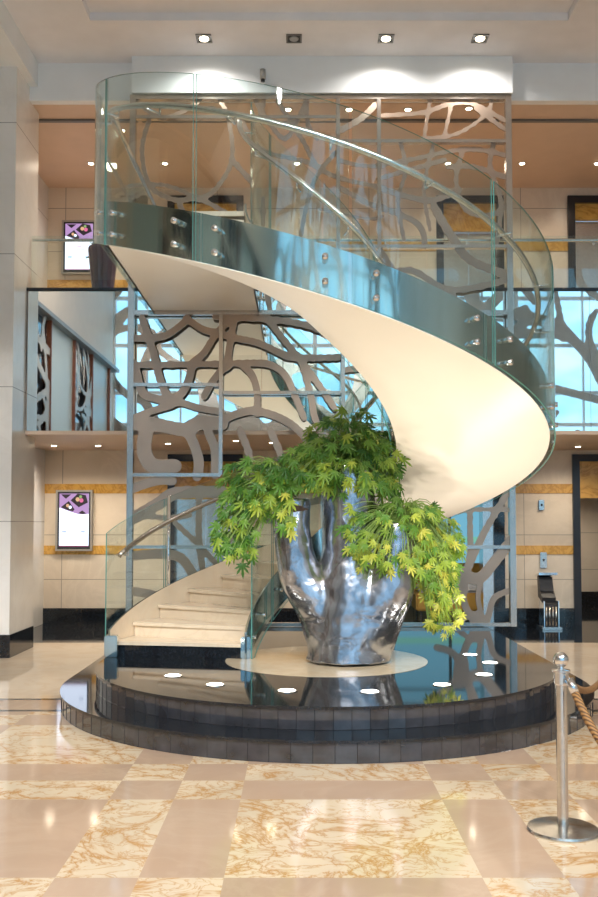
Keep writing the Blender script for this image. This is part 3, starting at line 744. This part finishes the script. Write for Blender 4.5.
# ------------------------------------------------------------------ displays, planter, wall items
def display(x0, x1, z0, z1, y, label):
    t = thing('display_screen', label, 'display screen', ((x0 + x1) / 2, y, z0)); W = x1 - x0; H = z1 - z0
    bm = bmesh.new()
    box(bm, x0, x1, y - .09, y, z0, z0 + .03); box(bm, x0, x1, y - .09, y, z1 - .03, z1); box(bm, x0, x0 + .03, y - .09, y, z0 + .03, z1 - .03); box(bm, x1 - .03, x1, y - .09, y, z0 + .03, z1 - .03)
    obj('casing', bm, 'grey_plate', t)
    obj('bezel', bx(x0 + .03, x1 - .03, y - .075, y - .005, z0 + .03, z1 - .03), 'plastic_dark', t)
    a, b, c, d = x0 + .06, x1 - .06, z0 + .08, z1 - .06; w_, h_ = b - a, d - c
    s = obj('panel', bx(a, b, y - .079, y - .074, c, d), 'screen_glow', t)
    yy = y - .0805
    def P2(pts, m, off):
        bm = bmesh.new(); vs = [bm.verts.new((a + u * w_, yy - off, c + v * h_)) for u, v in pts]; f = bm.faces.new(vs)
        r = bmesh.ops.extrude_face_region(bm, geom=[f]); bmesh.ops.translate(bm, verts=[e for e in r['geom'] if isinstance(e, bmesh.types.BMVert)], vec=(0, .0008, 0)); obj('graphic', bm, m, s)
    P2([(0, 1), (1, 1), (1, .615), (.8, .60), (.6, .615), (.35, .66), (.15, .70), (0, .735)], 'screen_purple', .0)
    P2([(.38, .87), (.62, 1.0), (.9, .97), (.97, .83), (.66, .74)], 'screen_dark', .001)
    P2([(.05, .74), (.32, .86), (.52, .70), (.46, .66), (.3, .68)], 'screen_dark', .001)
    P2([(.05, .985), (.40, .985), (.22, .9)], 'screen_dark', .001)
    P2([(.64, .625), (.78, .68), (.92, .62), (.8, .61)], 'screen_dark', .001)
    for u, v, r_, m in ((.62, .89, .07, 'screen_food'), (.75, .87, .07, 'screen_pink'), (.72, .94, .05, 'screen_green'), (.28, .77, .055, 'screen_food'), (.37, .74, .05, 'screen_glow')):
        P2([(u + r_ * math.cos(k * PI / 5) , v + r_ * .6 * math.sin(k * PI / 5)) for k in range(10)], m, .002)
    P2([(.42, .49), (.60, .49), (.60, .505), (.42, .505)], 'screen_pink', .001)
    P2([(.30, .435), (.72, .435), (.72, .442), (.30, .442)], 'screen_ink', .001)
    P2([(.10, .26), (.25, .26), (.25, .285), (.10, .285)], 'screen_ink', .001); P2([(.74, .26), (.88, .26), (.88, .285), (.74, .285)], 'screen_ink', .001)
    P2([(.0, 0), (1, 0), (1, .012), (0, .012)], 'screen_pink', .001)
def span(px0, px1, py0, py1, Y):
    a = wall_pt(px0, (py0 + py1) / 2, Y); b = wall_pt(px1, (py0 + py1) / 2, Y); return a.x, b.x, wall_pt(px0, py1, Y).z, wall_pt(px0, py0, Y).z
display(*span(55.5, 92, 490, 551, YB - .09), YB, 'portrait digital display on ground floor marble wall at the left')
display(*span(61.5, 96, 220, 274, YB - .09), YB - .001, 'portrait digital display on upper gallery wall behind the planter')
px_ = wall_pt(103, 270, 12.75)
pv = thing('tall_planter', 'tall tapered dark purple planter on the mezzanine behind the left railing', 'planter', (px_.x, 12.75, ZF + .0))
bm = bmesh.new(); n = 32; prof = [(.12, 0), (.13, .02), (.17, .4), (.205, .74), (.20, .78), (.17, .78), (.16, .70)]; rings = []
for r_, z_ in prof: rings.append([bm.verts.new((px_.x + r_ * (1 + (.04 if k % 2 else 0)) * math.cos(2 * PI * k / n), 12.75 + r_ * (1 + (.04 if k % 2 else 0)) * math.sin(2 * PI * k / n), ZF + z_)) for k in range(n)])
for A, B in zip(rings, rings[1:]):
    for k in range(n): bm.faces.new((A[k], A[(k + 1) % n], B[(k + 1) % n], B[k]))
bm.faces.new(rings[0][::-1]); bm.faces.new(rings[-1]); obj('pot', bm, 'vase_purple', pv)
lb = bmesh.new(); lay = lb.verts.layers.float.new('tone')
for i in range(46):
    a = random.uniform(0, 2 * PI); el = random.uniform(.1, 1.3); L = random.uniform(.15, .34)
    d = Vector((math.cos(a) * math.cos(el), math.sin(a) * math.cos(el), math.sin(el))); s = d.cross(Vector((0, 0, 1))).normalized() * .014; c = Vector((px_.x, 12.75, ZF + .70))
    q = [c - s, c + d * L * .5 - s * 2, c + d * L - Vector((0, 0, L * .3)), c + d * L * .5 + s * 2, c + s]; vs = [lb.verts.new(v) for v in q]
    for v in vs: v[lay] = .1
    lb.faces.new(vs)
obj('foliage', lb, 'leaf', pv)
for px0, py0, w_, h_, lab in ((541, 505, .09, .17, 'small upper steel switch plate on marble wall right of the screen'), (543, 560, .11, .26, 'small lower steel switch plate on marble wall above the shoe polisher')):
    c = wall_pt(px0, py0, YB); t = obj('wall_plate', bx(c.x - w_ / 2, c.x + w_ / 2, YB - .04, YB - .001, c.z - h_ / 2, c.z + h_ / 2, .006), 'steel_brushed'); tag(t, lab, 'wall plate')
    obj('button', bx(c.x - .015, c.x + .015, YB - .045, YB - .0395, c.z - .02, c.z + .02), 'plastic_dark', t)
# shoe polisher like stand
c = flat_pt(553, 630, 0); X0, Y0 = c.x, YB - .55
mc = thing('shoe_polisher', 'black and chrome shoe polisher stand with foot tray by the right marble wall', 'shoe polisher', (X0, Y0, 0))
obj('base_plate', bx(X0 - .16, X0 + .16, Y0 - .25, Y0 + .15, 0, .04, .008), 'steel_brushed', mc)
bm = bmesh.new()
def curve_body(x0, x1, prof):
    A = [bm.verts.new((x0, y, z)) for y, z in prof]; B = [bm.verts.new((x1, y, z)) for y, z in prof]; n = len(prof)
    bm.faces.new(A); bm.faces.new(B[::-1])
    for i in range(n): bm.faces.new((A[i], B[i], B[(i + 1) % n], A[(i + 1) % n]))
curve_body(X0 - .10, X0 + .10, [(Y0 - .18, .04), (Y0 + .1, .04), (Y0 + .1, .42), (Y0 - .05, .46), (Y0 - .18, .40)])
obj('brush_housing', bm, 'plastic_dark', mc)
for dx in (-.12, .11):
    obj('side_trim', bx(X0 + dx, X0 + dx + .012, Y0 - .2, Y0 + .1, .04, .45), 'chrome', mc)
for k in range(4): obj('brush_roller', tb([(X0 - .08 + k * .052, Y0 - .19, .06), (X0 - .08 + k * .052, Y0 - .19, .36)], .017, 10), 'steel_brushed', mc, True)
bm = bmesh.new(); curve_body(X0 - .13, X0 + .09, [(Y0 - .12, .42), (Y0 + .12, .50), (Y0 + .16, .82), (Y0 + .06, .82), (Y0 - .02, .60), (Y0 - .14, .50)]); obj('back_panel', bm, 'plastic_dark', mc)
bm = bmesh.new(); curve_body(X0 - .17, X0 + .13, [(Y0 - .1, .86), (Y0 + .16, .82), (Y0 + .16, .85), (Y0 - .1, .90)]); obj('handle_tray', bm, 'chrome', mc)
# sofa in the lounge
sf = thing('sofa', 'low ochre sofa with pale cushions seen through the right of the metal screen', 'sofa', (2.9, 16.6, 0))
obj('seat_base', bx(2.1, 3.7, 16.3, 17.0, .12, .45, .03), 'sofa_yellow', sf); obj('backrest', bx(2.1, 3.7, 16.85, 17.1, .45, .95, .05), 'sofa_yellow', sf)
obj('seat_cushion', bx(2.15, 2.88, 16.28, 16.84, .45, .60, .04), 'sofa_white', sf); obj('seat_cushion', bx(2.92, 3.65, 16.28, 16.84, .45, .60, .04), 'sofa_white', sf)
for x_ in (2.2, 3.6):
    for y_ in (16.4, 16.95): obj('leg', tb([(x_, y_, 0), (x_, y_, .13)], .02, 8), 'steel_brushed', sf)

# ------------------------------------------------------------------ ceiling lamps
sq = None
for (px0, lab) in zip((204, 294, 386, 480), ('leftmost of the four square ceiling spotlights above the screen', 'second from left of the four square ceiling spotlights, unlit', 'third from left of the four square ceiling spotlights', 'rightmost of the four square ceiling spotlights above the screen')):
    q = flat_pt(px0, 38, ZC + .0)
    t = thing('ceiling_spotlight', lab, 'ceiling light', (q.x, q.y, ZC), 0, 'square ceiling spotlights')
    bm = bmesh.new(); s = .10
    box(bm, q.x - s, q.x + s, q.y - s, q.y - s + .02, ZC - .015, ZC - .001); box(bm, q.x - s, q.x + s, q.y + s - .02, q.y + s, ZC - .015, ZC - .001)
    box(bm, q.x - s, q.x - s + .02, q.y - s + .02, q.y + s - .02, ZC - .015, ZC - .001); box(bm, q.x + s - .02, q.x + s, q.y - s + .02, q.y + s - .02, ZC - .015, ZC - .001)
    obj('bezel', bm, 'lamp_trim', t); obj('housing', bx(q.x - s + .02, q.x + s - .02, q.y - s + .02, q.y + s - .02, ZC - .008, ZC - .002), 'rubber', t)
    lit = px0 != 294
    obj('lens', lt([(.055, ZC - .02), (.06, ZC - .009)], q.x, q.y, 20), 'lamp_warm' if lit else 'grey_plate', t)
    if lit:
        ld = bpy.data.lights.new('spot_beam', 'SPOT'); ld.energy = 60; ld.color = (1, .94, .88); ld.spot_size = rad(158); ld.spot_blend = .7; ld.shadow_soft_size = .06
        lo = bpy.data.objects.new('spot_beam', ld); C.objects.link(lo); lo.location = (q.x, q.y, ZC - .05)
def downlight(x_, y_, z_, lab, grp, e, proto=[None]):
    if proto[0] is None:
        t = thing('downlight', lab, 'ceiling light', (x_, y_, z_), 0, grp)
        obj('ring', lt([(.05, -.012), (.065, -.001)], 0, 0, 20), 'grey_plate', t, world=False); obj('lens', lt([(.034, -.018), (.042, -.0125)], 0, 0, 20), 'lamp_warm', t, world=False); proto[0] = t
    else: t = dup(proto[0], (x_, y_, z_), lab)
    t['group'] = grp
    if e:
        ld = bpy.data.lights.new('down_beam', 'SPOT'); ld.energy = e; ld.color = (1, .85, .66); ld.spot_size = rad(150); ld.spot_blend = .8; ld.shadow_soft_size = .08
        lo = bpy.data.objects.new('down_beam', ld); C.objects.link(lo); lo.location = (x_, y_, z_ - .05)
gal = [(122, 130), (212, 108), (288, 109), (349, 109), (408, 109), (469, 108), (91, 163), (165, 163), (236, 163), (297, 163), (448, 163), (522, 163), (597, 163)]
nm1 = ['above planter near pier', 'front row above landing', 'front row left of centre', 'front row at centre', 'front row right of centre', 'front row at right end', 'back row leftmost', 'back row above landing', 'back row left of centre',
       'back row centre', 'back row right of centre', 'back row beyond the screen', 'back row rightmost']
for (a, b), nm_ in zip(gal, nm1):
    q = flat_pt(a, b, ZG); downlight(q.x, min(q.y, YB - .3), ZG, 'round gallery ceiling downlight, ' + nm_, 'gallery ceiling downlights', 40)
low = [(54, 445), (98, 445), (168, 443), (236, 440), (272, 442), (578, 446)]
nm2 = ['nearest the white pier', 'left of the staircase', 'over the left portal', 'right of the left portal', 'left of the sculpture', 'by the right portal']
for (a, b), nm_ in zip(low, nm2):
    q = flat_pt(a, b, ZS); downlight(q.x, min(max(q.y, YM + 1.0), YB - .3), ZS, 'round low soffit downlight, ' + nm_, 'ground floor soffit downlights', 60)
for x_ in (1.2, 2.6, 6.2): downlight(x_, 13.6, ZS, 'round low soffit downlight hidden behind the staircase and screen', 'ground floor soffit downlights', 60)
downlight(5.4, 17.2, ZS - .3, 'round downlight in the passage behind the right portal', 'ground floor soffit downlights', 80)
cc = wall_pt(263, 76, 11.85)
sm = thing('security_camera', 'small cylindrical security camera on the white bulkhead', 'security camera', (cc.x, 11.85, cc.z - .07))
obj('body', tb([(cc.x, 11.80, cc.z - .07), (cc.x, 11.80, cc.z + .06)], .038, 16), 'grey_plate', sm, True); obj('mount', bx(cc.x - .02, cc.x + .02, 11.83, 11.858, cc.z, cc.z + .06), 'grey_plate', sm)
obj('lens', tb([(cc.x, 11.80, cc.z - .10), (cc.x, 11.80, cc.z - .071)], .028, 16), 'rubber', sm, True)

# ------------------------------------------------------------------ the lobby's street side, behind the camera
Wx = [XL, -3.2, .6, 4.4, 8.2, XR]
for i in range(5):
    struct('window_%d' % (i + 3), bx(Wx[i] + .06, Wx[i + 1] - .06, YF - .02, YF, .2, 11.9), 'sky_pane')
bm = bmesh.new()
for x_ in Wx: box(bm, x_ - .08, x_ + .08, YF, YF + .2, 0, 12)
for z_ in (0.1, 2.9, 5.4, 6.6, 8.4, 10.2, 11.95): box(bm, XL, XR, YF + .01, YF + .16, z_ - .07, z_ + .07)
for x_ in np.linspace(XL, XR, 16)[1:-1]: box(bm, x_ - .035, x_ + .035, YF + .02, YF + .14, 0, 12)
struct('window_frame', bm, 'paint_white')
def rand_ribbons(n, x0, x1, z0, z1, w0, w1):
    out = []
    for _ in range(n):
        x_ = RS.uniform(x0, x1); z_ = RS.uniform(z0, z1); a = RS.uniform(0, 2 * PI); w_ = RS.uniform(w0, w1); da = RS.uniform(-.25, .25)
        for k in range(14):
            nx_, nz_ = x_ + .3 * math.cos(a), z_ + .3 * math.sin(a); out.append((x_, z_, nx_, nz_, w_, w_)); x_, z_ = nx_, nz_; a += da
    return out
fs = thing('entrance_screen', 'large organic metal screen in front of the street windows', 'screen', (3, YF + .4, 0))
RR = rand_ribbons(95, XL, XR, 0, 12, .07, .16)
for x0, x1 in ((XL + .1, -3.2), (-3.2, .6), (.6, 4.4), (4.4, 8.2), (8.2, XR - .05)): obj('ribbon_panel', field_mesh(RR, x0, x1, .0, 11.8, YF + .45, .03, .07, .2), 'screen_frame', fs)
# left wall: alternating white panels and slim organic screens between reddish frames
lw = thing('wall_panelling', None, None, (XL, 0, 0)); lw['kind'] = 'structure'
y_ = 9.3; k = 0; zt_ = 7.3
rr = rand_ribbons(170, YF, 11.0, 0, 7.9, .04, .09)
while y_ > YF + 2.4:
    w_ = 2.65 if k % 2 == 0 else 2.3
    if k % 2 == 0: obj('white_panel', bx(XL, XL + .06, y_ - w_, y_, 0, zt_), 'panel_pale', lw)
    else:
        bm = field_mesh(rr, y_ - w_, y_, .1, zt_, 0, .02, .05, .1)
        for v in bm.verts: v.co = Vector((XL + .12 + v.co.y, v.co.x, v.co.z))
        obj('ribbon_panel', bm, 'screen_metal', lw)
        obj('backing', bx(XL, XL + .02, y_ - w_, y_, 0, zt_), 'tile_dark', lw)
    obj('frame', bx(XL, XL + .16, y_ - w_ - .05, y_ - w_, 0, zt_), 'brown_frame', lw)
    y_ -= w_ + .05; k += 1
obj('cornice', bx(XL, XL + .3, YF + .5, 10.6, zt_, zt_ + .12), 'lamp_trim', lw)

# ------------------------------------------------------------------ light
def area(name, loc, rot, sx, sy, e, col):
    ld = bpy.data.lights.new(name, 'AREA'); ld.shape = 'RECTANGLE'; ld.size = sx; ld.size_y = sy; ld.energy = e; ld.color = col
    o = bpy.data.objects.new(name, ld); C.objects.link(o); o.location = loc; o.rotation_euler = rot; return o
hp = None  # unseen lamps added as fill; the two rear rows aim at the stair
for j, y_ in enumerate((-6.5, -3.5, -.5, 1.6)):
    for i, x_ in enumerate((-5.2, -2.2, .8, 3.8, 6.6)):
        if hp is None:
            hp = thing('hall_fill_lamp', 'x', 'ceiling light', (x_, y_, 12), 0, 'added fill lamps of the high entrance hall ceiling')
            obj('ring', lt([(.12, -.02), (.15, -.001)], 0, 0, 20), 'grey_plate', hp, world=False); obj('lens', lt([(.09, -.03), (.10, -.021)], 0, 0, 20), 'lamp_warm', hp, world=False); t = hp
        else: t = dup(hp, (x_, y_, 12))
        t['label'] = 'added round fill lamp in the high hall ceiling behind the camera'
        ld = bpy.data.lights.new('hall_fill_beam', 'SPOT'); ld.energy = 230; ld.color = (1, .96, .91); ld.spot_size = rad(140); ld.spot_blend = .9; ld.shadow_soft_size = .25
        if j < 2: ld.energy = 1350; ld.spot_size = rad(75)
        lo = bpy.data.objects.new('hall_fill_beam', ld); C.objects.link(lo); lo.location = (x_, y_, 11.9)
        if j < 2: lo.rotation_euler = (Vector((0, 10, 2)) - lo.location).to_track_quat('-Z', 'Y').to_euler()
w = bpy.data.worlds.new('world'); sc.world = w; w.use_nodes = True
w.node_tree.nodes['Background'].inputs[0].default_value = (.6, .8, 1, 1); w.node_tree.nodes['Background'].inputs[1].default_value = .6
sc.view_settings.view_transform = 'Standard'; sc.view_settings.look = 'None'; sc.view_settings.gamma = 1; sc.view_settings.exposure = 0.45
cy = sc.cycles; cy.use_denoising = True; cy.max_bounces = 10; cy.transparent_max_bounces = 24; cy.glossy_bounces = 6; cy.diffuse_bounces = 4; cy.sample_clamp_indirect = 4; cy.caustics_reflective = False; cy.caustics_refractive = False
